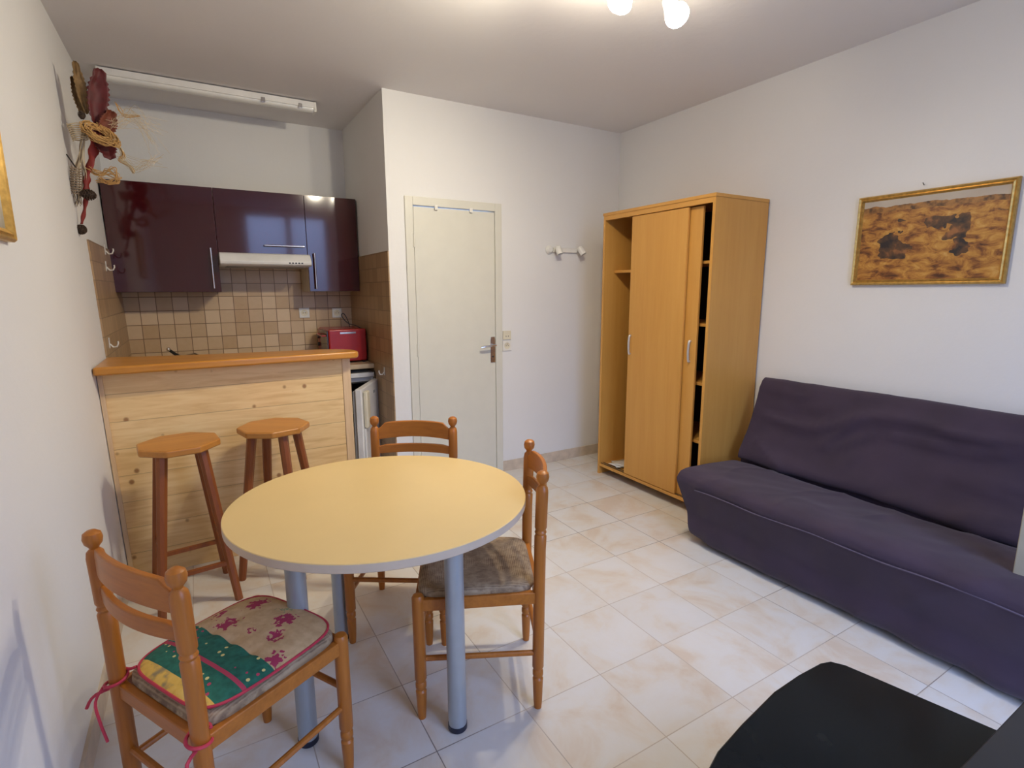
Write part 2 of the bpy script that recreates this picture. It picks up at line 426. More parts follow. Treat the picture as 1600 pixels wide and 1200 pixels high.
# tiled surfaces of the kitchen corner
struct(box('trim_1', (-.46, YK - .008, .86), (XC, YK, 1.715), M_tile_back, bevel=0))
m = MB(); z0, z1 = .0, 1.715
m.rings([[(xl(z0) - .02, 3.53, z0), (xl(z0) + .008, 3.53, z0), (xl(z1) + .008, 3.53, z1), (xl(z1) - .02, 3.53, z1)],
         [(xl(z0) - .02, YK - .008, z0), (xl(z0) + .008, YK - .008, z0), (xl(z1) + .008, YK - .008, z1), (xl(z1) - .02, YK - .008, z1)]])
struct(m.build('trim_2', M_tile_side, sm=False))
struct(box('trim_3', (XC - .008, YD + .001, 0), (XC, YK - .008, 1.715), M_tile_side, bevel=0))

# skirting
def skirting(name, a, b):
    return struct(box(name, a, b, M_terr, bevel=.0015))
skirting('baseboard_back', (DX1 + .035, YD - .011, 0), (XR, YD, .085))
skirting('baseboard_right', (XR - .011, YF, 0), (XR, YD - .011, .085))
m = MB()
m.rings([[(xl(0) - .02, YF, 0), (xl(0) + .011, YF, 0), (xl(.08) + .011, YF, .085), (xl(.08) - .02, YF, .085)],
         [(xl(0) - .02, 3.12, 0), (xl(0) + .011, 3.12, 0), (xl(.08) + .011, 3.12, .085), (xl(.08) - .02, 3.12, .085)]])
struct(m.build('baseboard_left', M_terr, sm=False))

# door
dr = D.objects.new('door_1', None); COL.objects.link(dr); dr.location = (DX0, YD, 0); struct(dr)
def dbox(n, a, b, mat, bv=.002, p=dr): return box(n, a, b, mat, p, bv)
W = DX1 - DX0
fr = MB(); fr.box((-.035, -.014, 0), (.022, .09, DZ + .035)); fr.box((W - .022, -.014, 0), (W + .035, .09, DZ + .035)); fr.box((.022, -.014, DZ - .022), (W - .022, .09, DZ + .035))
fr.build('door_frame', M_door, dr, bevel=.003)
dbox('door_leaf', (.026, -.006, .008), (W - .024, .034, DZ - .030), M_door)
for z in (1.79, 1.03, .22):
    MB().lathe([(.007, 0), (.007, .09)], (.022, -.016, z - .045), 12).build('hinge', M_door, dr)
for x in (.19, .46):
    dbox('door_clip', (x - .012, -.022, DZ - .045), (x + .012, -.014, DZ - .012), M_whitep, .002)
hx = W - .05
pm = MB().prism([(hx + px, z) for px, z in ((-.020, .90), (.020, .90), (.021, .92), (.021, 1.075), (.016, 1.098), (-.016, 1.098), (-.021, 1.075), (-.021, .92))], 0, .007, Matrix.Rotation(R(90), 4, 'X') )
plate = pm.build('handle_plate', M_chrome, dr, bevel=.0015); plate.location = (0, -.006, 0)
hm = MB(); hm.tube([(hx, -.012, 1.035), (hx, -.055, 1.035)], .008); hm.tube([(hx + .006, -.055, 1.035), (hx - .03, -.058, 1.035), (hx - .085, -.057, 1.030), (hx - .118, -.048, 1.024)], [.008, .009, .009, .007])
hm.build('lever_handle', M_chrome, dr)
MB().lathe([(.006, 0), (.006, .0012)], (hx, -.0142, .945), 12, Matrix.Rotation(R(90), 4, 'X')).build('keyhole', M_dark, dr)

# ---------------------------------------------------------------- ceiling spotlight, lit
cl = thing('ceiling_spotlight', 'white ceiling spotlight bar with glowing round bulbs above the middle of the room', 'ceiling light', (1.60, 1.80, H))
MB().box((-.33, -.035, -.028), (.33, .035, 0)).build('ceiling_plate', M_white, cl, .006)
te = NT('glowing_bulb'); te.b.inputs['Base Color'].default_value = (1, 1, 1, 1)
te.b.inputs['Emission Color'].default_value = (1.0, .88, .70, 1); te.b.inputs['Emission Strength'].default_value = 80.0
M_glow = te.m
heads = [(-.21, (-.60, .72, -.60), 1.2), (.0, (-.05, .50, -.85), 1.0), (.258, (.0, -.55, -.83), .95)]
for hxx, d, k in heads:
    hd = MB(); hd.tube([(hxx, 0, -.02), (hxx, 0, -.06)], .008)
    d = Vector(d).normalized(); rm = rot_to(d); base = Vector((hxx, 0, -.085 if hxx < .2 else -.095))
    o_ = base - d * .03
    hd.lathe([(.012, -.012), (.028, -.006), (.033, .02), (.046, .070), (.043, .070), (.030, .03), (.012, .02)], o_, 24, rm)
    ho = hd.build('spot_head', M_white, cl)
    MB().sphere(base + d * .060, .050, 18, (1, 1, .75), rm).build('bulb', M_glow, ho)
    ld = D.lights.new('bulb_light', 'SPOT'); ld.energy = LAMP_W * k; ld.color = LAMP_COL; ld.spot_size = R(160); ld.spot_blend = 1.0; ld.shadow_soft_size = .035
    lo = D.objects.new('bulb_light', ld); COL.objects.link(lo); lo.parent = ho
    lo.location = base + d * .115; lo.rotation_mode = 'QUATERNION'; lo.rotation_quaternion = Vector((0, 0, -1)).rotation_difference(d)

# ---------------------------------------------------------------- kitchen
def cabinet(name, x0, x1, z0, label, handle, side, yaw=0):
    y0, z1 = 4.322, 2.15
    t = thing(name, label, 'wall cabinet', ((x0 + x1) / 2, y0, z0), yaw, 'burgundy wall cabinets over the tiled splashback')
    hw = (x1 - x0) / 2; h = z1 - z0; dp = YK - .010 - y0
    b = MB(); T = .016
    b.box((-hw + .001, .02, 0), (-hw + .001 + T, dp, h)); b.box((hw - .001 - T, .02, 0), (hw - .001, dp, h))
    b.box((-hw + T, .02, 0), (hw - T, dp, T)); b.box((-hw + T, .02, h - T), (hw - T, dp, h)); b.box((-hw + T, dp - .006, T), (hw - T, dp, h - T))
    b.build('body', side, t, .001)
    dd = box('door', (-hw + .0015, 0, .001), (hw - .0015, .018, h - .001), M_burg, t, .0015)
    hm = MB()
    if handle[0] == 'v':
        px = handle[1]; a, c = handle[2], handle[3]
        hm.tube([(px, -.030, a), (px, -.030, c)], .006, 12)
        for q in (a + .03, c - .03): hm.tube([(px, -.030, q), (px, 0, q)], .0045, 8)
    else:
        a, c, q = handle[1:]
        hm.tube([(a, -.030, q), (c, -.030, q)], .006, 12)
        for px in (a + .03, c - .03): hm.tube([(px, -.030, q), (px, 0, q)], .0045, 8)
    hm.build('handle', M_chrome, dd)
    return t
cabinet('wall_cabinet', -.445, .175, 1.445, 'widest burgundy gloss wall cabinet, beside the left wall', ('v', .265, .025, .30), M_burg_side)
cabinet('wall_cabinet', .175, .768, 1.715, 'short burgundy gloss wall cabinet with level handle above the white hood', ('h', -.0, .275, .06), M_cream)
cabinet('wall_cabinet', .768, 1.148, 1.445, 'narrow burgundy gloss wall cabinet right of the cooker hood', ('v', -.145, .02, .285), M_cream)

hd = thing('cooker_hood', 'slim white cooker hood under the middle burgundy cabinet', 'cooker hood', (.4715, 4.18, 1.625))
hw = .296
prof = [(.470, 0), (.02, 0), (.0, .012), (-.005, .03), (.03, .076), (.05, .088), (.470, .088)]
m = MB(); m.rings([[(-hw, y, z) for y, z in prof], [(hw, y, z) for y, z in prof]]); m.build('hood_body', M_white, hd, .004, 3)
for k in range(5):
    box('button', (.140 + k * .021, -.0045, .018), (.152 + k * .021, .004, .027), M_blackp, hd, .001)
box('grease_filter', (-.25, .06, -.004), (.25, .42, 0), M_grey, hd, .001)

# worktop and what stands on it
wt = box('worktop', (-.418, 4.03, .862), (XC - .010, YK - .010, .898), M_work, bevel=.004)
tag(wt, 'pale wooden kitchen worktop running along the tiled wall', 'worktop')
bc = thing('base_cabinet', 'cream sink base cabinet hidden behind the bar', 'cabinet', (0.1, 4.07, 0))
box('body', (-.51, 0, .08), (.52, .57, .86), M_cream, bc); box('door', (-.505, -.018, .10), (.0, -.001, .85), M_cream, bc); box('door', (.005, -.018, .10), (.515, -.001, .85), M_cream, bc)
fc = thing('faucet', 'chrome mixer tap with dark lever behind the bar top', 'faucet', (-.12, 4.45, .898))
m = MB(); m.lathe([(.026, 0), (.026, .012), (.021, .02), (.021, .085), (.015, .10)], n=18); m.build('tap_body', M_chrome, fc)
m = MB(); m.tube([(.0, 0, .06), (.045, -.03, .10), (.09, -.07, .112), (.115, -.10, .100)], [.013, .011, .010, .010], 12); m.build('spout', M_chrome, fc)
m = MB(); m.tube([(0, 0, .09), (-.03, -.02, .115), (-.062, -.045, .148)], [.012, .011, .010], 12); lv = m.build('lever', M_blackp, fc)
m = MB(); m.sphere((-.066, -.048, .153), .014, 12); m.build('lever_tip', M_chrome, lv)

# mini oven, front facing left
mo = thing('mini_oven', 'red metal mini oven with dark glass door standing on the worktop', 'oven', (.995, 4.345, .898))
MB().box((-.145, -.185, .012), (.14, .185, .262)).build('body', M_red, mo, .012, 3)
dd = box('oven_door', (-.156, -.175, .03), (-.146, .08, .25), M_glassk, mo, .002)
m = MB(); m.tube([(-.157, -.155, .215), (-.185, -.155, .215), (-.185, .06, .215), (-.157, .06, .215)], .006, 8); m.build('handle', M_red, dd)
box('control_panel', (-.154, .085, .03), (-.146, .178, .25), M_red, mo, .002)
for z in (.07, .13, .19):
    MB().lathe([(.016, 0), (.014, .014)], (-.154, .13, z), 14, rot_to((-1, 0, 0))).build('knob', M_blackp, mo)
for x in (-.12, .115):
    for y in (-.16, .16): MB().lathe([(.012, 0), (.012, .014)], (x, y, 0), 10).build('foot', M_blackp, mo)
box('trim_strip', (-.06, -.188, .226), (.06, -.184, .240), M_chrome, mo, .001)
cd = MB(); 
pts = []
P = [(1.11, 4.30, .90), (1.125, 4.22, 1.06), (1.118, 4.20, 1.14), (1.085, 4.22, 1.175), (1.03, 4.25, 1.195), (1.00, 4.27, 1.225), (.985, 4.29, 1.26), (1.00, 4.30, 1.275), (1.02, 4.30, 1.25), (1.035, 4.29, 1.205), (1.04, 4.28, 1.167)]
def crom(P, k=6):
    P = [Vector(p) for p in P]; out = []
    for i in range(len(P) - 1):
        p0, p1, p2, p3 = P[max(i - 1, 0)], P[i], P[i + 1], P[min(i + 2, len(P) - 1)]
        for j in range(k):
            t = j / k
            out.append(.5 * ((2 * p1) + (-p0 + p2) * t + (2 * p0 - 5 * p1 + 4 * p2 - p3) * t * t + (-p0 + 3 * p1 - 3 * p2 + p3) * t ** 3))
    out.append(P[-1]); return out
cd.tube(crom(P), .0035, 8)
co_ = cd.build('power_cord', M_blackp, mo); co_.location = (-.995, -4.345, -.898)

def outlet(name, x, z, label, kind='socket', y=YK - .008, face='y'):
    t = thing(name, label, 'socket', (x, y, z)); s = .040
    pl = box('cover_plate', (-s, -.009, -s), (s, 0, s), M_whitep, t, .003)
    MB().lathe([(.026, 0), (.026, .002), (.021, .0005)], (0, -.009, 0), 24, rot_to((0, -1, 0))).build('socket_well', M_creamp, pl)
    for dx in (-.0095, .0095): MB().lathe([(.003, 0), (.003, .001)], (dx, -.0112, 0), 10, rot_to((0, -1, 0))).build('hole', M_dark, pl)
    MB().lathe([(.0025, 0), (.0025, .008)], (0, -.0105, .013), 8, rot_to((0, -1, 0))).build('earth_pin', M_chrome, pl)
outlet('wall_socket', .769, 1.272, 'white wall socket on the tiles left of the other tile socket')
outlet('wall_socket', 1.030, 1.266, 'white wall socket on the tiles above the red mini oven')
outlet('wall_socket', 2.074, 1.022, 'white power socket on the wall right of the door handle, lower of two', y=YD)
ts = thing('telephone_socket', 'yellowed telephone socket plate above the power socket beside the door', 'socket', (2.074, YD, 1.104))
pl = box('cover_plate', (-.036, -.010, -.034), (.036, 0, .034), M_creamp, ts, .003)
for dx in (-.010, .010): box('hole', (dx - .003, -.0112, -.012), (dx + .003, -.0098, -.004), M_dark, pl, 0)

def hook(loc, dirv, label, n=0):
    t = thing('wall_hook', label, 'hook', loc)
    d = Vector(dirv); s = d.cross(Vector((0, 0, 1)))
    m = MB(); m.rings([[s * a + Vector((0, 0, b)) + d * h for a, b in ((-.011, -.03), (.011, -.03), (.011, .03), (-.011, .03))] for h in (0, .004)]); m.build('hook_plate', M_whitep, t, .002)
    m = MB(); m.tube([d * .004 + Vector((0, 0, -.006)), d * .018 + Vector((0, 0, -.024)), d * .034 + Vector((0, 0, -.022)), d * .042 + Vector((0, 0, -.004)), d * .041 + Vector((0, 0, .008))], .004, 8); m.build('hook_arm', M_whitep, t)
hook((xl(1.69) + .008, 4.10, 1.70), (1, 0, 0), 'upper white hook on the brown tiles left of the wall cabinets')
hook((xl(1.6) + .008, 4.03, 1.60), (1, 0, 0), 'second white hook on the left tiles, below the other one')
hook((xl(1.17) + .008, 3.66, 1.17), (1, 0, 0), 'white hook on the left tiles just above the bar top')
hook((XC - .008, 3.78, .87), (-1, 0, 0), 'white hook on the tiled side wall right of the fridge')

# bar
bt = MB()
poly = [(xl(1.1) + .004, 3.035), (-.30, 3.035), (.745, 3.055), (.778, 3.062), (.790, 3.085), (.788, 3.14), (.765, 3.20), (.71, 3.255), (.62, 3.29), (.48, 3.31), (.20, 3.345), (-.10, 3.40), (-.30, 3.46), (xl(1.1) + .004, 3.50)]
bt.prism(poly, 1.068, 1.108)
pn = thing('breakfast_bar', 'breakfast bar with knotty pine plank front and thick honey varnished top', 'bar', (0, 3.14, 0))
bo_ = bt.build('bar_top', M_bar, pn, bevel=.012, seg=4); bo_.location = (0, -3.14, 0)
m = MB(); m.rings([[(xl(0) + .002, 0, 0), (.705, 0, 0), (.705, .04, 0), (xl(0) + .002, .04, 0)], [(xl(1.06) + .002, 0, 1.067), (.705, 0, 1.067), (.705, .04, 1.067), (xl(1.06) + .002, .04, 1.067)]])
m.build('planks', M_pine, pn, sm=False)
box('end_post', (.706, -.005, 0), (.752, .065, 1.066), M_pine_post, pn, .002)
m = MB(); m.rings([[(xl(z) + .003, -.012, z), (xl(z) + .022, -.012, z), (xl(z) + .022, -.0005, z), (xl(z) + .003, -.0005, z)] for z in (.001, 1.066)])
m.build('edge_strip', M_pine_post, pn, sm=False)

# fridge
fg = thing('fridge', 'small white fridge standing ajar under the worktop end', 'fridge', (.895, 4.06, 0))
b = MB(); b.box((-.255, .01, .02), (-.235, .56, .79)); b.box((.235, .01, .02), (.255, .56, .79)); b.box((-.235, .54, .02), (.235, .56, .79)); b.box((-.235, .01, .02), (.235, .54, .06)); b.box((-.235, .03, .755), (.235, .54, .79))
b.build('cabinet_shell', M_white, fg, .004)
box('top_lid', (-.258, -.012, .792), (.258, .56, .828), M_white, fg, .006)
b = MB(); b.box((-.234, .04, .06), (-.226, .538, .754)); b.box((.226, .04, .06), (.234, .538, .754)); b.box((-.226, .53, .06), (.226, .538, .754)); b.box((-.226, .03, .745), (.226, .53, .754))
b.build('shaded_liner', M_dark, fg, 0)  # dark colour stands in for the shade inside the open fridge
for z in (.30, .50): box('glass_shelf', (-.225, .06, z), (.225, .52, z + .006), M_grey, fg, 0)
box('drawer', (-.222, .05, .065), (.222, .50, .25), M_whitep, fg, .004)
dm = MB(); dm.box((-.50, -.045, .03), (.0, 0, .782)); fd = dm.build('fridge_door', M_white, fg, .008, 3)
fd.location = (.252, -.004, 0); fd.rotation_euler = (0, 0, R(59))
box('door_liner', (-.485, .0005, .05), (-.02, .022, .765), M_grey, fd, .006)
box('door_grip', (-.475, -.078, .50), (-.40, -.046, .762), M_creamp, fd, .012)
box('door_strip', (-.472, -.058, .05), (-.435, -.046, .498), M_white, fd, .004)
box('brand_badge', (-.20, -.0475, .70), (-.155, -.0455, .72), M_grey, fd, .0005)
tb = MB()
tb.tube(crom([(1.140, 4.025, .85), (1.150, 4.02, .80), (1.150, 4.00, .60), (1.150, 3.99, .30), (1.148, 3.97, .0035)]), .004, 8)
co_ = tb.build('power_cord', M_blackp, fg); co_.location = (-.895, -4.06, 0)

# fluorescent batten under the ceiling
fb = thing('batten_light', 'long white unlit batten light under the ceiling before the kitchen wall', 'ceiling light', (.24, 4.10, H))
MB().box((-.5, -.02, -.006), (.5, .02, 0)).build('dark_gap_spacer', M_dark, fb, 0)  # spacer coloured dark to paint the shadow gap below the ceiling
box('housing', (-.605, -.045, -.045), (.605, .045, -.006), M_white, fb, .004)
m = MB(); n = 10
m.rings([[(x, -.036 + .0 , -.045)] + [(x, -.036 * math.cos(PI * i / n), -.046 - .022 * math.sin(PI * i / n)) for i in range(n + 1)] + [(x, .036, -.045)] for x in (-.59, .59)])
m.build('diffuser', plain('opal_diffuser', (.80, .80, .76), .15), fb)
for x in (-.597, .597): box('end_cap', (x - .008, -.047, -.068), (x + .008, .047, -.006), M_whitep, fb, .003)
for x in (.27, .50): box('diffuser_glint', (x - .012, -.050, -.060), (x + .012, -.045, -.030), M_chrome, fb, .002)  # added chrome bits imitating two highlights on the glossy diffuser

# wall spotlight on the back wall
ws = thing('wall_spotlight', 'small white double spotlight, switched off, high on the wall beside the wardrobe', 'wall light', (2.62, YD, 1.765))
box('wall_bar', (-.12, -.022, -.018), (.12, 0, .018), M_whitep, ws, .004)
MB().lathe([(.034, 0), (.034, .012), (.02, .03)], (-.155, 0, 0), 20, rot_to((0, -1, 0))).build('round_base', M_whitep, ws)
for x, d in ((-.105, (.12, -.35, -.9)), (.115, (.30, -.45, -.75))):
    d = Vector(d).normalized(); rm = rot_to(d); c = Vector((x, -.062, .008))
    m = MB(); m.tube([(x, -.018, 0), (x, -.055, .004)], .006, 8)
    m.lathe([(.014, -.022), (.024, -.014), (.026, .05), (.0235, .05), (.020, .04), (.012, .036)], c, 20, rm)
    h = m.build('lamp_head', M_whitep, ws)
    MB().lathe([(.019, 0), (.019, .004)], c + d * .040, 18, rm).build('lens', M_grey, h)

# ---------------------------------------------------------------- wardrobe
WX, WY0, WY1, WH = 2.668, 2.172, 3.168, 1.985
wd = thing('wardrobe', 'tall beech laminate wardrobe with two half open sliding doors', 'wardrobe', (WX, WY0, 0))
dW = XR - .014 - WX; L = WY1 - WY0; T = .020
for y in (0, L - T): box('side_panel', (0, y, 0), (dW, y + T, WH), M_beech, wd, .001)
box('top_panel', (-.004, -.003, WH), (dW, L + .003, WH + .020), M_beech_h, wd, .001)
box('bottom_panel', (.004, T, .062), (dW - .004, L - T, .082), M_beech_h, wd, .001)
box('top_rail', (.0, T, WH - .032), (.018, L - T, WH), M_beech_h, wd, .001)
box('partition', (.075, .485, .082), (dW - .006, .503, WH - .001), M_beech, wd, .001)
m = MB(); m.box((dW - .006, T, .03), (dW - .002, L - T, WH)); m.build('back_panel', M_dark_in, wd)
for z in (1.625, 1.237, .860, .478): box('shelf', (.075, T + .001, z - .018), (dW - .007, .484, z), M_beech_h, wd, .001)
box('shelf', (.10, .504, 1.575), (dW - .007, L - T - .001, 1.593), M_beech_h, wd, .001)
tr = MB()
for x in (.020, .043): tr.box((x - .004, T, .083), (x + .004, L - T, .086))
tr.build('door_track', M_dark, wd, 0)
def slide(x, y0, y1, hy):
    d = box('sliding_door', (x, y0, .087), (x + .016, y1, WH - .036), M_beech, wd, .0015)
    hm = MB(); hm.tube(crom([(x, hy, .995), (x - .012, hy, 1.0), (x - .018, hy, 1.06), (x - .012, hy, 1.12), (x, hy, 1.125)], 5), .0075, 10)
    hm.build('handle', plain('satin_aluminium', (.62, .61, .60), .35, .6), d)
slide(.008, .205, .700, .677)
slide(.033, .112, .600, .158)
pp = thing('paper_sheets', 'crumpled white papers lying on the wardrobe floor', 'papers', (2.80, 3.02, .083))
for k in range(4):
    m = MB(); c = Vector((random.uniform(-.02, .05), random.uniform(-.04, .04), .004 + .006 * k)); a = random.uniform(0, 3)
    g = []
    for i in range(6):
        row = []
        for j in range(5):
            u, v_ = (i / 5 - .5) * .17, (j / 4 - .5) * .12
            row.append(c + Vector((u * math.cos(a) - v_ * math.sin(a), u * math.sin(a) + v_ * math.cos(a), .008 * abs(noise.noise(Vector((u * 14, v_ * 14, k)))))))
        g.append(row)
    m.rings(g, cap=False, closed=False)
    o = m.build('sheet', M_white if k % 2 else M_whitep, pp); q = o.modifiers.new('thick', 'SOLIDIFY'); q.thickness = .0008

# ---------------------------------------------------------------- sofa bed
def sweep(name, prof, y0, y1, ny, mat, parent, amp, fn, endf=None, closed=True):
    """prof: closed list of (x, z); swept along y with fine wrinkles"""
    P = [Vector((p[0], 0, p[1])) for p in prof]
    out = []
    k = len(P)
    for i in range(k):
        p0, p1, p2, p3 = P[i - 1], P[i], P[(i + 1) % k], P[(i + 2) % k]
        n_ = max(2, int((p2 - p1).length / .02))
        for j in range(n_):
            t = j / n_
            q = .5 * ((2 * p1) + (-p0 + p2) * t + (2 * p0 - 5 * p1 + 4 * p2 - p3) * t * t + (-p0 + 3 * p1 - 3 * p2 + p3) * t ** 3)
            lin = p1.lerp(p2, t)
            out.append(q.lerp(lin, .45))
    n = len(out)
    cen = sum(out, Vector()) / n
    rings = []
    ys = [y0 + (y1 - y0) * i / ny for i in range(ny + 1)]
    def place(i, y, s):
        p = out[i]; a = out[i - 1]; b = out[(i + 1) % n]
        tg = (b - a).normalized(); nm = Vector((tg.z, 0, -tg.x))
        q = cen + (p - cen) * s
        d = fn(Vector((q.x, y, q.z)), i / n) * amp * (1 - .75 * min(1, max(0, (q.z - .78) / .07))) * (.4 + .6 * min(1, (Y1 - y) / .12))
        r = Vector((q.x, y, q.z)) + nm * d
        if endf: r = endf(r, y)
        return r
    for s, dy in ((.90, .0), (.965, .006), (.99, .018)):
        rings.append([place(i, y0 + dy * (1 if y1 > y0 else -1), s) for i in range(n)])
    for y in ys[1:-1]: rings.append([place(i, y, 1) for i in range(n)])
    for s, dy in ((.99, .018), (.965, .006), (.90, 0)):
        rings.append([place(i, y1 - dy * (1 if y1 > y0 else -1), s) for i in range(n)])
    m = MB(); m.rings(rings)
    o = m.build(name, mat, parent); smooth(o.data, 80); return o
def orient(prof):
    a = sum(prof[i - 1][0] * prof[i][1] - prof[i][0] * prof[i - 1][1] for i in range(len(prof)))
    return prof if a < 0 else prof[::-1]
sf = thing('sofa_bed', 'low sofa bed under a creased dark aubergine cotton cover against the right wall', 'sofa', (2.3, 0, 0))
Y0, Y1 = .08, 2.035
def crease(p, q, r_, sharp=5.0):
    n_ = noise.noise(Vector((p, q, r_)))
    return math.exp(-abs(n_) * sharp * 2) 
def wr_seat(p, u):
    v = .55 * noise.noise(Vector((p.x * 2.2, p.y * 1.4, p.z * 3)))
    v -= .35 * crease(p.x * 2.4, p.y * 2.6 + p.z * 3, 3.1) 
    if p.z > .36: v += .30 * noise.noise(Vector((p.x * 9 + p.y * 3, p.y * 7, 2.0)))
    else: v += .20 * noise.noise(Vector((p.x * 3, p.y * 11, p.z * 2))) + .5 * max(0, (.12 - p.z) / .12) * noise.noise(Vector((0, p.y * 8, 5)))
    return v
def wr_back(p, u):
    w1 = p.z * 5.2 + p.y * .9 + .5 * noise.noise(Vector((p.y * 2.2, p.z * 2, 9)))
    v = -.75 * crease(w1, p.y * .55, 1.3, 4.5) + .45 * noise.noise(Vector((p.y * 1.3, w1 * 1.2, 2.2)))
    v -= .40 * crease(w1 * 1.7, p.y * 1.1, 7.7, 5.0)
    v += .22 * noise.noise(Vector((p.y * 7, w1 * 3, 4.0)))
    return v
def skirt(r, y):
    # skirt hem pulls in at the far end
    if r.z < .36:
        k = max(0, (y - 1.78) / (Y1 - 1.78)) ** 1.5 * max(0, (.36 - r.z) / .3)
        r = Vector((r.x + .0 * k, r.y - .07 * k, r.z + .02 * k))
    return r
seat = orient([(.080, .022), (.052, .18), (.012, .33), (.000, .385), (.03, .418), (.10, .428), (.28, .420), (.48, .405), (.55, .385), (.60, .335), (.70, .32), (.72, .20), (.70, .03)])
seat = [(x, z) for x, z in seat]
so = sweep('seat', seat, Y1, Y0, 300, M_sofa, sf, .020, wr_seat, skirt)
back = orient([(.612, .388), (.583, .400), (.585, .430), (.635, .52), (.70, .66), (.752, .83), (.770, .878), (.80, .895), (.835, .885), (.845, .86), (.82, .60), (.80, .38), (.72, .33), (.62, .345)])
bo = sweep('backrest', back, Y1 + .03, Y0, 260, M_sofa, sf, .030, wr_back)
# piping seam along the seat front
pts = [(-.004 + .001 * math.sin(i * .9), Y1 - .14 - i * (Y1 - Y0 - .2) / 60, .350 + .004 * math.sin(i * .35) + i * .0004) for i in range(61)]
MB().tube(pts, .0035, 6).build('seam', M_piping, sf)
for y in (.35, 1.0, 1.7):
    box('frame_foot', (.16, y, 0), (.20, y + .04, .04), M_blackp, sf, .003); box('frame_foot', (.62, y, 0), (.66, y + .04, .04), M_blackp, sf, .003)
cb = MB(); cb.box((-.015, -.2, 0), (.015, .0, .52))
cbo = cb.build('cream_board', plain('cream_board_paint', (.40, .36, .27), .5), bevel=.004); cbo.location = (2.475, .605, .425); 
tag(cbo, 'cream board standing upright on the near end of the sofa', 'board')

# ---------------------------------------------------------------- pictures
def picture(name, label, loc, yawz, wd_, ht, art, fw_=.028):
    t = thing(name, label, 'picture', loc, yawz)
    def fprof(s): return [(0, 0), (0, .018), (.006, .026), (.014, .020), (.020, .024), (s, .010), (s, 0)]
    pr = fprof(fw_); m = MB(); rings = []
    for d, h in pr:
        rings.append([(d, -h, d), (wd_ - d, -h, d), (wd_ - d, -h, ht - d), (d, -h, ht - d)])
    m.rings(rings, cap=False)
    m.build('picture_frame', M_gold, t, sm=False)
    box('canvas', (fw_ - .004, -.010, fw_ - .004), (wd_ - fw_ + .004, -.002, ht - fw_ + .004), art, t, 0)
    return t
p1 = picture('framed_picture', 'gilt framed golden brown landscape picture above the sofa', (XR, 1.632, 1.470), R(-90), .665, .464, M_paint)
m = MB(); m.tube([(0, 0, 0), (-.012, 0, .004), (-.016, 0, .010)], .0018, 6); nail = m.build('nail', M_dark, bevel=0); nail.location = (XR, 1.34, 1.958)
tag(nail, 'small nail in the wall above the gilt landscape picture', 'nail')
t_ = NT('pale_print'); f_ = t_.noise(t_.coord(), 12, 4); t_.color(t_.ramp(f_, [(.35, (.30, .30, .25)), (.65, (.60, .58, .50))])); t_.set(Roughness=.3)
p2 = picture('framed_picture', 'gilt framed pale picture cut off at the left picture edge', (xl(1.8) + .002, 1.46, 1.590), R(90), .62, .46, t_.m, .034)

# ---------------------------------------------------------------- dining table
tx, ty = .500, 1.735
tb = thing('dining_table', 'round cream laminate dining table on four grey metal tube legs', 'table', (tx, ty, 0), 0)
m = MB(); n = 96; RX = .482
def ring(r, z):
    out = []; a0 = R(-24)
    for i in range(n):
        x, y = r * 1.035 * math.cos(2 * PI * i / n), r * .965 * math.sin(2 * PI * i / n)
        out.append((x * math.cos(a0) - y * math.sin(a0), x * math.sin(a0) + y * math.cos(a0), z))
    return out
vs = [ring(RX - .003, .717), ring(RX, .720), ring(RX, .7435), ring(RX - .002, .7455)]
m.rings(vs)
to = m.build('tabletop', [M_tedge, M_table], tb)
for p in to.data.polygons:
    if p.normal.z > .5: p.material_index = 1
legs = [(.632, 1.437), (.190, 1.636), (.412, 2.118), (.850, 1.915)]
for lx, ly in legs:
    m = MB(); m.lathe([(.0305, .022), (.0305, .700), (.055, .702), (.055, .7165)], (lx - tx, ly - ty, 0), 28); lg = m.build('leg', M_steel, tb)
    MB().lathe([(.029, 0), (.032, .004), (.032, .022)], (lx - tx, ly - ty, 0), 24).build('foot_cap', plain('dark_blue_cap', (.01, .012, .03), .4), lg)

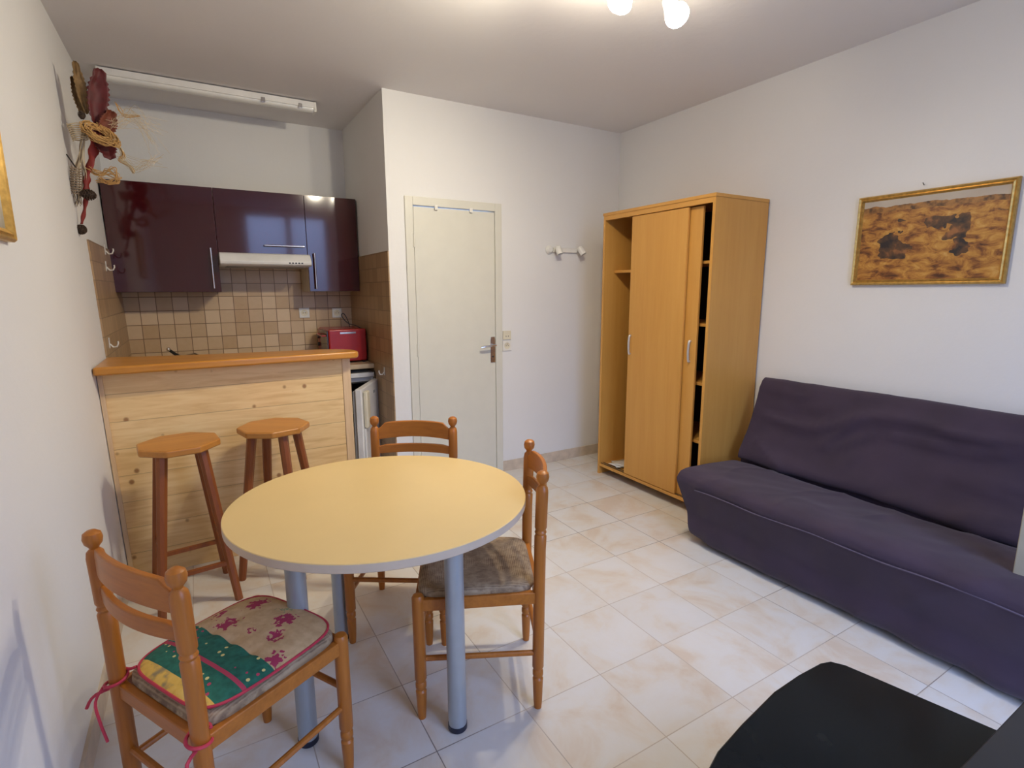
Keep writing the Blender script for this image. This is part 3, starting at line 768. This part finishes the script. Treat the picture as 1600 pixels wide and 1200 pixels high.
# ---------------------------------------------------------------- chairs
def ladder(zc, h, arch, bow=.03, wdt=.172, th=.016, mi=0):
    """curved back rail: bowed backwards, arched top edge"""
    rings = []; n = 20
    for i in range(n + 1):
        u = -1 + 2 * i / n; x = wdt * u
        yb = -bow * (1 - u * u)
        top = zc + h / 2 + arch * (max(0, math.cos(u * PI / 1.7)) ** .8 if abs(u) < .85 else 0) * 1.0
        s = min(1.0, (1 - abs(u)) / .22); top = zc + h / 2 - .0 + arch * (s * s * (3 - 2 * s)) * (1 - .25 * u * u)
        bot = zc - h / 2 + arch * .25 * (1 - u * u)
        rings.append([(x, yb - th / 2, bot), (x, yb + th / 2, bot), (x, yb + th / 2, top), (x, yb - th / 2, top)])
    return MB().rings(rings)
def make_chair(label, group):
    t = thing('dining_chair', label, 'chair', (0, 0, 0), 0, group)
    HB, BX, BY, FX, FY = .872, .184, -.195, .194, .208
    for s in (-1, 1):
        pr = [(.013, 0), (.0155, .03), (.0185, .115), (.0135, .122), (.0185, .130), (.0185, .145), (.0145, .152), (.020, .162), (.020, .60), (.0205, .645), (.0165, .652), (.020, .660), (.0165, .668), (.0205, .677), (.0205, .80), (.018, .815), (.010, .824), (.012, .829), (.019, .838), (.0215, .851), (.019, .864), (.010, .871), (.003, HB)]
        m = MB(); m.lathe(pr, (0, 0, 0), 20)
        for v in m.bm.verts:      # slight backward lean above the seat
            v.co.x += s * BX; v.co.y += BY - max(0, v.co.z - .44) * .03
        m.build('back_post', M_chair, t)
        pf = [(.013, 0), (.0155, .03), (.0185, .105), (.0135, .112), (.0185, .120), (.0185, .135), (.0145, .142), (.020, .152), (.0205, .44), (.0205, .452), (.016, .460), (.006, .463)]
        MB().lathe(pf, (s * FX, FY, 0), 20).build('leg', M_chair, t)
    yo = BY - .011
    o = ladder(.785, .050, .036); o = o.build('top_rail', M_chair_rail, t, .004); o.location = (0, yo, 0)
    o = ladder(.710, .036, .008); o = o.build('lower_back_rail', M_chair_rail, t, .004); o.location = (0, yo + .003, 0)
    # seat rails
    for s in (-1, 1):
        MB().box((-.0, -.0, 0), (0.001, .001, .001)).bm.free()
    fr = MB()
    fr.rings([[(x, y, z) for x, z in ((-.178, .405), (-.160, .405), (-.160, .445), (-.178, .445))] for y in (BY, FY)])
    fr = MB()
    for s in (-1, 1):
        a = Vector((s * BX, BY, .425)); b_ = Vector((s * FX, FY, .425)); w_ = .011
        fr.rings([[p + Vector((dx, 0, dz)) for dx, dz in ((-w_, -.021), (w_, -.021), (w_, .021), (-w_, .021))] for p in (a, b_)])
    fr.box((-FX, FY - .011, .404), (FX, FY + .011, .446)); fr.box((-BX, BY - .011, .404), (BX, BY + .011, .446))
    fr.build('seat_frame', M_chair_rail, t, .004)
    # rush seat
    m = MB(); N = 20; top = []
    def edge(u, v):
        hx = (BX * (1 - (v + 1) / 2) + FX * (v + 1) / 2) - .012 + .010
        return Vector((u * hx, (-.185 + (v + 1) / 2 * .395), 0))
    rings = []
    def rr(s, z, k=.85):
        out = []
        for i in range(48):
            a = 2 * PI * i / 48; c, q = math.cos(a), math.sin(a)
            e = .28
            u = math.copysign(abs(c) ** e, c); v = math.copysign(abs(q) ** e, q)
            p = edge(u * s, v * s); p.z = z; out.append(p)
        return out
    for s, z in ((.98, .436), (1.02, .450), (1.01, .464), (.95, .472), (.80, .474), (.55, .470), (.3, .466), (.08, .464)): rings.append(rr(s, z))
    m.rings(rings); so_ = m.build('seat', M_rush, t); smooth(so_.data, 80)
    for s in (-1, 1):
        MB().tube([(s * (BX + .001), BY + .01, .215), (s * (FX - .001), FY - .01, .225)], .0095, 10).build('stretcher', M_chair, t)
    MB().tube([(-FX + .01, FY, .285), (FX - .01, FY, .285)], .0095, 10).build('stretcher', M_chair, t)
    MB().tube([(-BX + .01, BY, .245), (BX - .01, BY, .245)], .0095, 10).build('stretcher', M_chair, t)
    return t
def face(dx, dy): return math.atan2(dy, dx) - PI / 2
GR = 'turned wood chairs around the round table'
c0 = make_chair('turned brown chair with bare rush seat between the table and the sofa', GR)
c0.location = (.817, 1.625, 0); c0.rotation_euler = (0, 0, face(-.9015, .4328))
c1 = copy_tree(c0); tag(c1, 'turned brown chair behind the table, its back towards the fridge and door')
c1.location = (.717, 2.135, 0); c1.rotation_euler = (0, 0, face(-.541, -.841))
c2 = copy_tree(c0); tag(c2, 'turned brown chair nearest the camera by the left wall, with a patterned cushion')
c2.location = (.001, 1.527, 0); c2.rotation_euler = (0, 0, face(.867, .498))

# cushion on the near chair
cu = thing('seat_cushion', 'patterned maroon, green and yellow seat cushion tied to the nearest chair', 'cushion', (.012, 1.534, .474), face(.867, .498))
m = MB(); G = 44; S = .187
tufts = [(-.085, .055), (.085, .055), (0, -.015), (-.085, -.02), (.085, -.02)]
def ch(u, v):
    r = (abs(u) ** 4 + abs(v) ** 4) ** .25
    h = .022 * (1 - r ** 5) if r < 1 else 0
    x, y = u * S, v * (S + .012)
    for tx_, ty_ in tufts:
        d = math.hypot(x - tx_, y - ty_); h -= .010 * math.exp(-(d / .022) ** 2) * (1 if r < 1 else 0)
    return max(h, 0)
tops = []; bots = []
def mp_(i, j):
    # square-ish disc mapping
    u, v = -1 + 2 * i / G, -1 + 2 * j / G
    r = max(abs(u), abs(v)); 
    if r == 0: return 0, 0
    a = math.atan2(v, u); q = (abs(math.cos(a)) ** 5 + abs(math.sin(a)) ** 5) ** (-1 / 5)
    return r * q * math.cos(a), r * q * math.sin(a)
vt = {}
for i in range(G + 1):
    for j in range(G + 1):
        u, v = mp_(i, j); yf = v * (S + .012) + .006
        wv = 1 - .06 * (v < -.2) * (-v - .2)
        edge_ = (i in (0, G)) or (j in (0, G))
        zt = .007 if edge_ else .008 + ch(u * .98, v * .98)
        a = m.bm.verts.new((u * S * wv, yf, zt + .001 * noise.noise(Vector((u * 6, v * 6, 0)))))
        b_ = a if edge_ else m.bm.verts.new((u * S * wv, yf, .001))
        vt[i, j] = (a, b_)
for i in range(G):
    for j in range(G):
        q = [vt[i, j], vt[i + 1, j], vt[i + 1, j + 1], vt[i, j + 1]]
        m.bm.faces.new([k[0] for k in q]); m.bm.faces.new([k[1] for k in reversed(q)])
pad = m.build('cushion_pad', M_cush, cu); smooth(pad.data, 80)
edgep = []
for i in range(G): edgep.append(vt_co := None)
edge_pts = [mp_(i, 0) for i in range(G)] + [mp_(G, j) for j in range(G)] + [mp_(i, G) for i in range(G, 0, -1)] + [mp_(0, j) for j in range(G, -1, -1)]
ep = [(u * S * (1 - .06 * (v < -.2) * (-v - .2)), v * (S + .012) + .006, .007) for u, v in edge_pts]
MB().tube(ep, .0038, 6).build('piping', M_ribbon, cu)
for s in (-1, 1):
    # ribbon wound round the back post, with loose ends
    cx, cy = s * .184, -.215
    pts = [(s * .150, -.180, .006), (s * .165, -.190, .0)]
    for k in range(15):
        a = (PI * .30 if s > 0 else PI * .70) + s * k * .5
        pts.append((cx + .0255 * math.cos(a), cy + .0255 * math.sin(a), -.006 - .0026 * k))
    if s < 0: pts += [(cx - .035, cy - .035, -.055), (cx - .045, cy - .055, -.085)]
    else: pts += [(cx + .02, cy - .04, -.05), (cx + .03, cy - .035, -.11)]
    tie = MB(); tie.tube(crom(pts, 4), .0042, 6)
    if s < 0: tie.tube(crom([(cx - .02, cy - .018, -.03), (cx + .0, cy - .05, -.05), (cx + .02, cy - .055, -.09), (cx + .035, cy - .05, -.15)], 4), .0036, 6)
    tie.build('tie_ribbon', M_ribbon, cu)

# ---------------------------------------------------------------- bar stools
def make_stool(label, hs, group):
    t = thing('bar_stool', label, 'stool', (0, 0, 0), 0, group)
    r = .172; poly = [(r * math.cos(PI / 4 * k + PI / 8), r * math.sin(PI / 4 * k + PI / 8)) for k in range(8)]
    poly = [(x * (1 + .015 * math.sin(5 * i)), y * (1 + .015 * math.cos(4 * i))) for i, (x, y) in enumerate(poly)]
    MB().prism(poly, hs - .032, hs).build('seat', M_stool_seat, t, .008, 3)
    a, b_ = .078, .155
    corners = ((1, 1), (-1, 1), (-1, -1), (1, -1))
    for sx, sy in corners:
        MB().bar((sx * b_, sy * b_, 0), (sx * a, sy * a, hs - .037), .018, .0235, 8).build('leg', M_stool_leg, t)
    def at(c, z):
        k = b_ + (a - b_) * z / (hs - .037); return Vector((c[0] * k, c[1] * k, z))
    for i, z in enumerate((.19, .30, .19, .30)):
        MB().bar(at(corners[i], z), at(corners[(i + 1) % 4], z), .013, None, 4).build('footrest_bar', M_stool_leg, t)
    return t
GS = 'octagonal wooden bar stools at the pine bar'
s0 = make_stool('left octagonal bar stool beside the left wall, nearer the camera', .775, GS)
s0.location = (-.118, 2.800, 0); s0.rotation_euler = (0, 0, R(7))
s1 = copy_tree(s0); tag(s1, 'right octagonal bar stool, its legs partly hidden behind the table')
s1.location = (.293, 2.900, 0); s1.rotation_euler = (0, 0, R(-31))

# ---------------------------------------------------------------- black table and box at the near right
bt = thing('tv_table', 'low black gloss table with curved edge at the bottom right', 'table', (1.1, .2, 0))
arc = [(1.375, .684), (1.28, .688), (1.17, .685), (1.013, .662), (.90, .641), (.80, .605), (.72, .55), (.66, .47), (.63, .35), (.62, .0), (1.56, -.05), (1.54, .12), (1.505, .33), (1.47, .47), (1.445, .57), (1.425, .645), (1.405, .674)]
arc = [(x - 1.1, y - .2) for x, y in arc]
MB().prism(arc, .432, .450).build('tabletop', M_gloss_k, bt, .006, 3)
for x, y in ((-.36, .25), (.25, .33), (-.36, -.15), (.33, -.15)): MB().lathe([(.02, 0), (.02, .432)], (x, y, 0), 16).build('leg', M_blackp, bt)
MB().prism([(x * .8, y * .8) for x, y in arc], .18, .195).build('shelf', M_gloss_k, bt, .004)
bx = thing('media_box', 'black box shaped appliance on the black table, cut by the picture corner', 'electronics', (1.42, .13, .451))
MB().box((-.28, -.16, .008), (.28, .188, .090)).build('casing', M_blackp, bx, .004)
for x in (-.24, .08):
    for y in (-.13, .15): MB().lathe([(.012, 0), (.012, .009)], (x, y, 0), 10).build('foot', M_blackp, bx)

# ---------------------------------------------------------------- dried flower arrangement on the left wall
fl = thing('dried_flower_arrangement', 'hanging dried arrangement of red leaves, raffia, straw coils and pine cones on the left wall', 'decoration', (-.455, 3.33, 2.2))
O = Vector(fl.location)
def rel(x, z, y=3.33): return Vector((x, y, z)) - O
M_rleaf = plain('dried_red_leaf', (.095, .007, .008), .6, var=.25, nscale=30)
M_bleaf = plain('dried_brown_leaf', (.22, .13, .05), .7, var=.25, nscale=30)
M_rust = plain('rust_leaf', (.17, .035, .012), .65, var=.25, nscale=30)
M_straw = plain('straw', (.52, .30, .10), .7, var=.2)
M_pale = plain('pale_raffia', (.62, .50, .32), .7, var=.2)
M_cone = plain('pine_cone', (.06, .035, .02), .7, var=.4, nscale=80)
M_stick = plain('dry_stick', (.30, .22, .15), .8, var=.2)
def leaf(name, tip, base, wd_, mat, curl=.02, ny=0.0, seed=0, face_=(.35, -1, 0)):
    a, b = Vector(base), Vector(tip); ax = (b - a); Ln = ax.length; ax.normalize()
    f = Vector(face_).normalized(); side = ax.cross(f).normalized(); nrm = side.cross(ax)
    g = []; n = 22
    for i in range(n + 1):
        t = i / n; wv = wd_ * (math.sin(PI * min(1, t * 1.0 + .04)) ** .55 if t < .9 else math.sin(PI * (t + .0)) ** .6 + .15) 
        wv *= (.85 + .3 * t) * .5
        row = []
        for j in range(-4, 5):
            u = j / 4; jag = (1 + .10 * ((i % 2) * 2 - 1)) if abs(j) == 4 else 1
            row.append(a + ax * Ln * t + side * u * wv * jag + nrm * (curl * (u * u - .3) + .008 * noise.noise(Vector((t * 5, u * 2, seed)))))
        g.append(row)
    m = MB(); m.rings(g, cap=False, closed=False); o = m.build(name, mat, fl)
    q = o.modifiers.new('thick', 'SOLIDIFY'); q.thickness = .002; return o
leaf('red_leaf', rel(-.283, 2.485), rel(-.325, 2.235), .085, M_rleaf, .012, seed=1)
leaf('brown_leaf', rel(-.375, 2.50), rel(-.355, 2.275), .045, M_bleaf, .012, seed=2)
leaf('brown_leaf', rel(-.395, 2.44, 3.36), rel(-.372, 2.26, 3.34), .040, M_bleaf, .012, seed=5)
leaf('rust_leaf', rel(-.255, 2.305), rel(-.305, 2.17), .070, M_rust, .014, seed=3)
leaf('rust_leaf', rel(-.285, 2.075, 3.31), rel(-.315, 2.215), .085, M_rleaf, .014, seed=4)
leaf('red_leaf', rel(-.355, 2.16, 3.29), rel(-.315, 2.23), .050, M_rleaf, .01, seed=6)
# ribbon winding down
m = MB(); g = []
path = crom([rel(-.335, 2.19), rel(-.350, 2.10), rel(-.385, 2.00), rel(-.395, 1.93), rel(-.41, 1.85), rel(-.432, 1.77)], 8)
for i, p in enumerate(path):
    t = i / (len(path) - 1); wv = (.036 * (1 - t) + .016) * (.8 + .2 * math.sin(i * 1.1)) * .5; tw = .5 * math.sin(i * .35)
    s_ = Vector((math.cos(tw), math.sin(tw), 0)); g.append([p - s_ * wv, p - s_ * wv * .3 + Vector((0, -.004, 0)), p + s_ * wv * .3 + Vector((0, -.004, 0)), p + s_ * wv])
m.rings(g, cap=False, closed=False); o = m.build('ribbon', plain('red_cloth_ribbon', (.24, .018, .012), .6, var=.2), fl); q = o.modifiers.new('t', 'SOLIDIFY'); q.thickness = .002
def coil(c, ax, r, Ln, turns, mat, name='straw_coil', rr=.0028):
    rm = rot_to(ax); n = turns * 18; c = Vector(c)
    pts = [c + (rm @ Vector((r * math.cos(2 * PI * i / 18), r * math.sin(2 * PI * i / 18), Ln * (i / n - .5)))) for i in range(n + 1)]
    MB().tube(pts, rr, 5).build(name, mat, fl)
coil(rel(-.398, 2.19), (.2, 0, -1), .030, .075, 8, M_pale)
coil(rel(-.428, 1.965, 3.31), (-.12, 0, -1), .020, .125, 11, M_stick)
# raffia wreath
for k in range(30):
    c = rel(-.312, 2.185, 3.30) + Vector((random.uniform(-.008, .008), 0, random.uniform(-.012, .008))); a0 = random.uniform(0, 6.28); rr_ = random.uniform(.034, .074); pts = []
    tl = random.uniform(-.6, .6)
    for i in range(19):
        a = a0 + i * .33; pts.append(c + Vector((rr_ * math.cos(a), rr_ * .45 * math.sin(a + tl) - .01, rr_ * .62 * math.sin(a) - rr_ * .42 * math.cos(a))) + Vector((random.uniform(-1, 1), random.uniform(-1, 1), random.uniform(-1, 1))) * .006)
    MB().tube(pts, random.uniform(.0014, .003), 5).build('raffia_strand', M_straw, fl)
def wisp(P, r, mat, k=6, jit=.004, name='raffia_strand'):
    P = [Vector(p) + Vector((random.uniform(-1, 1), random.uniform(-1, 1), random.uniform(-1, 1))) * jit for p in P]
    MB().tube(crom(P, k), r, 5).build(name, mat, fl)
for k in range(8):
    wisp([rel(-.285, 2.16), rel(-.245, 2.14), rel(-.232, 2.10), rel(-.250, 2.085), rel(-.215, 2.065), rel(-.195, 2.03)], .0022, M_straw if k % 2 else M_pale, jit=.008)
for k in range(16):
    wisp([rel(-.245, 2.10), rel(-.19, 2.06 + random.uniform(-.02, .02)), rel(-.14, 2.085), rel(-.09 + random.uniform(-.03, .03), 2.10 + random.uniform(-.03, .03))], .0007, M_pale, jit=.02)
for k in range(26):
    a = random.uniform(-.3, 1.0); q0 = rel(-.26, 2.24)
    wisp([q0, rel(-.215, 2.28 + random.uniform(-.04, .05)), rel(-.15, 2.29 + random.uniform(-.06, .05)), rel(-.08 + random.uniform(-.06, .04), 2.24 + random.uniform(-.10, .05))], .0006, M_pale, jit=.026)
for k in range(4):
    wisp([rel(-.235, 2.345), rel(-.222, 2.31), rel(-.205, 2.29), rel(-.15, 2.30)], .0016, M_straw, jit=.007)
for k in range(14):
    wisp([rel(-.375, 2.03), rel(-.335, 2.01), rel(-.285 + random.uniform(-.02, .02), 2.02 + random.uniform(-.02, .02)), rel(-.265, 1.99), rel(-.30, 1.975), rel(-.345, 1.985)], .0016, M_straw, jit=.014)
for k in range(16):
    wisp([rel(-.37, 2.22), rel(-.395, 2.10), rel(-.42 + random.uniform(-.02, .03), 1.98), rel(-.44 + random.uniform(-.01, .02), 1.86)], .0018, M_stick if k % 2 else M_pale, jit=.010, name='stem')
MB().tube([rel(-.452, 2.085), rel(-.425, 2.03)], .003, 6).build('stem', M_blackp, fl)
def cone(c, ax, Ln, r):
    m = MB(); rm = rot_to(ax); c = Vector(c)
    m.sphere(c, r * .8, 14, (1, 1, Ln / r / 1.6), rm)
    n = 70
    for i in range(n):
        t = (i + .5) / n; z = (t - .5) * Ln; rad = r * math.sin(PI * (t * .88 + .08)) ** .7; a = i * 2.39996
        d = Vector((math.cos(a), math.sin(a), .35)).normalized(); p0 = Vector((rad * .5 * math.cos(a), rad * .5 * math.sin(a), z)); p1 = p0 + d * rad * .62
        s_ = Vector((-math.sin(a), math.cos(a), 0)) * r * .24; n_ = Vector((0, 0, r * .07))
        q = [p0 - s_ * .5, p0 + s_ * .5, p1 + s_, p1 - s_]
        m.rings([[c + rm @ (v + n_) for v in q], [c + rm @ (v - n_) for v in q]])
    return m.build('pine_cone', M_cone, fl)
cone(rel(-.388, 1.905, 3.30), (1, -.2, -.15), .060, .024)
cone(rel(-.437, 1.745, 3.32), (1, -.3, -.4), .045, .022)
cone(rel(-.372, 2.262, 3.31), (0, 0, 1), .035, .014)
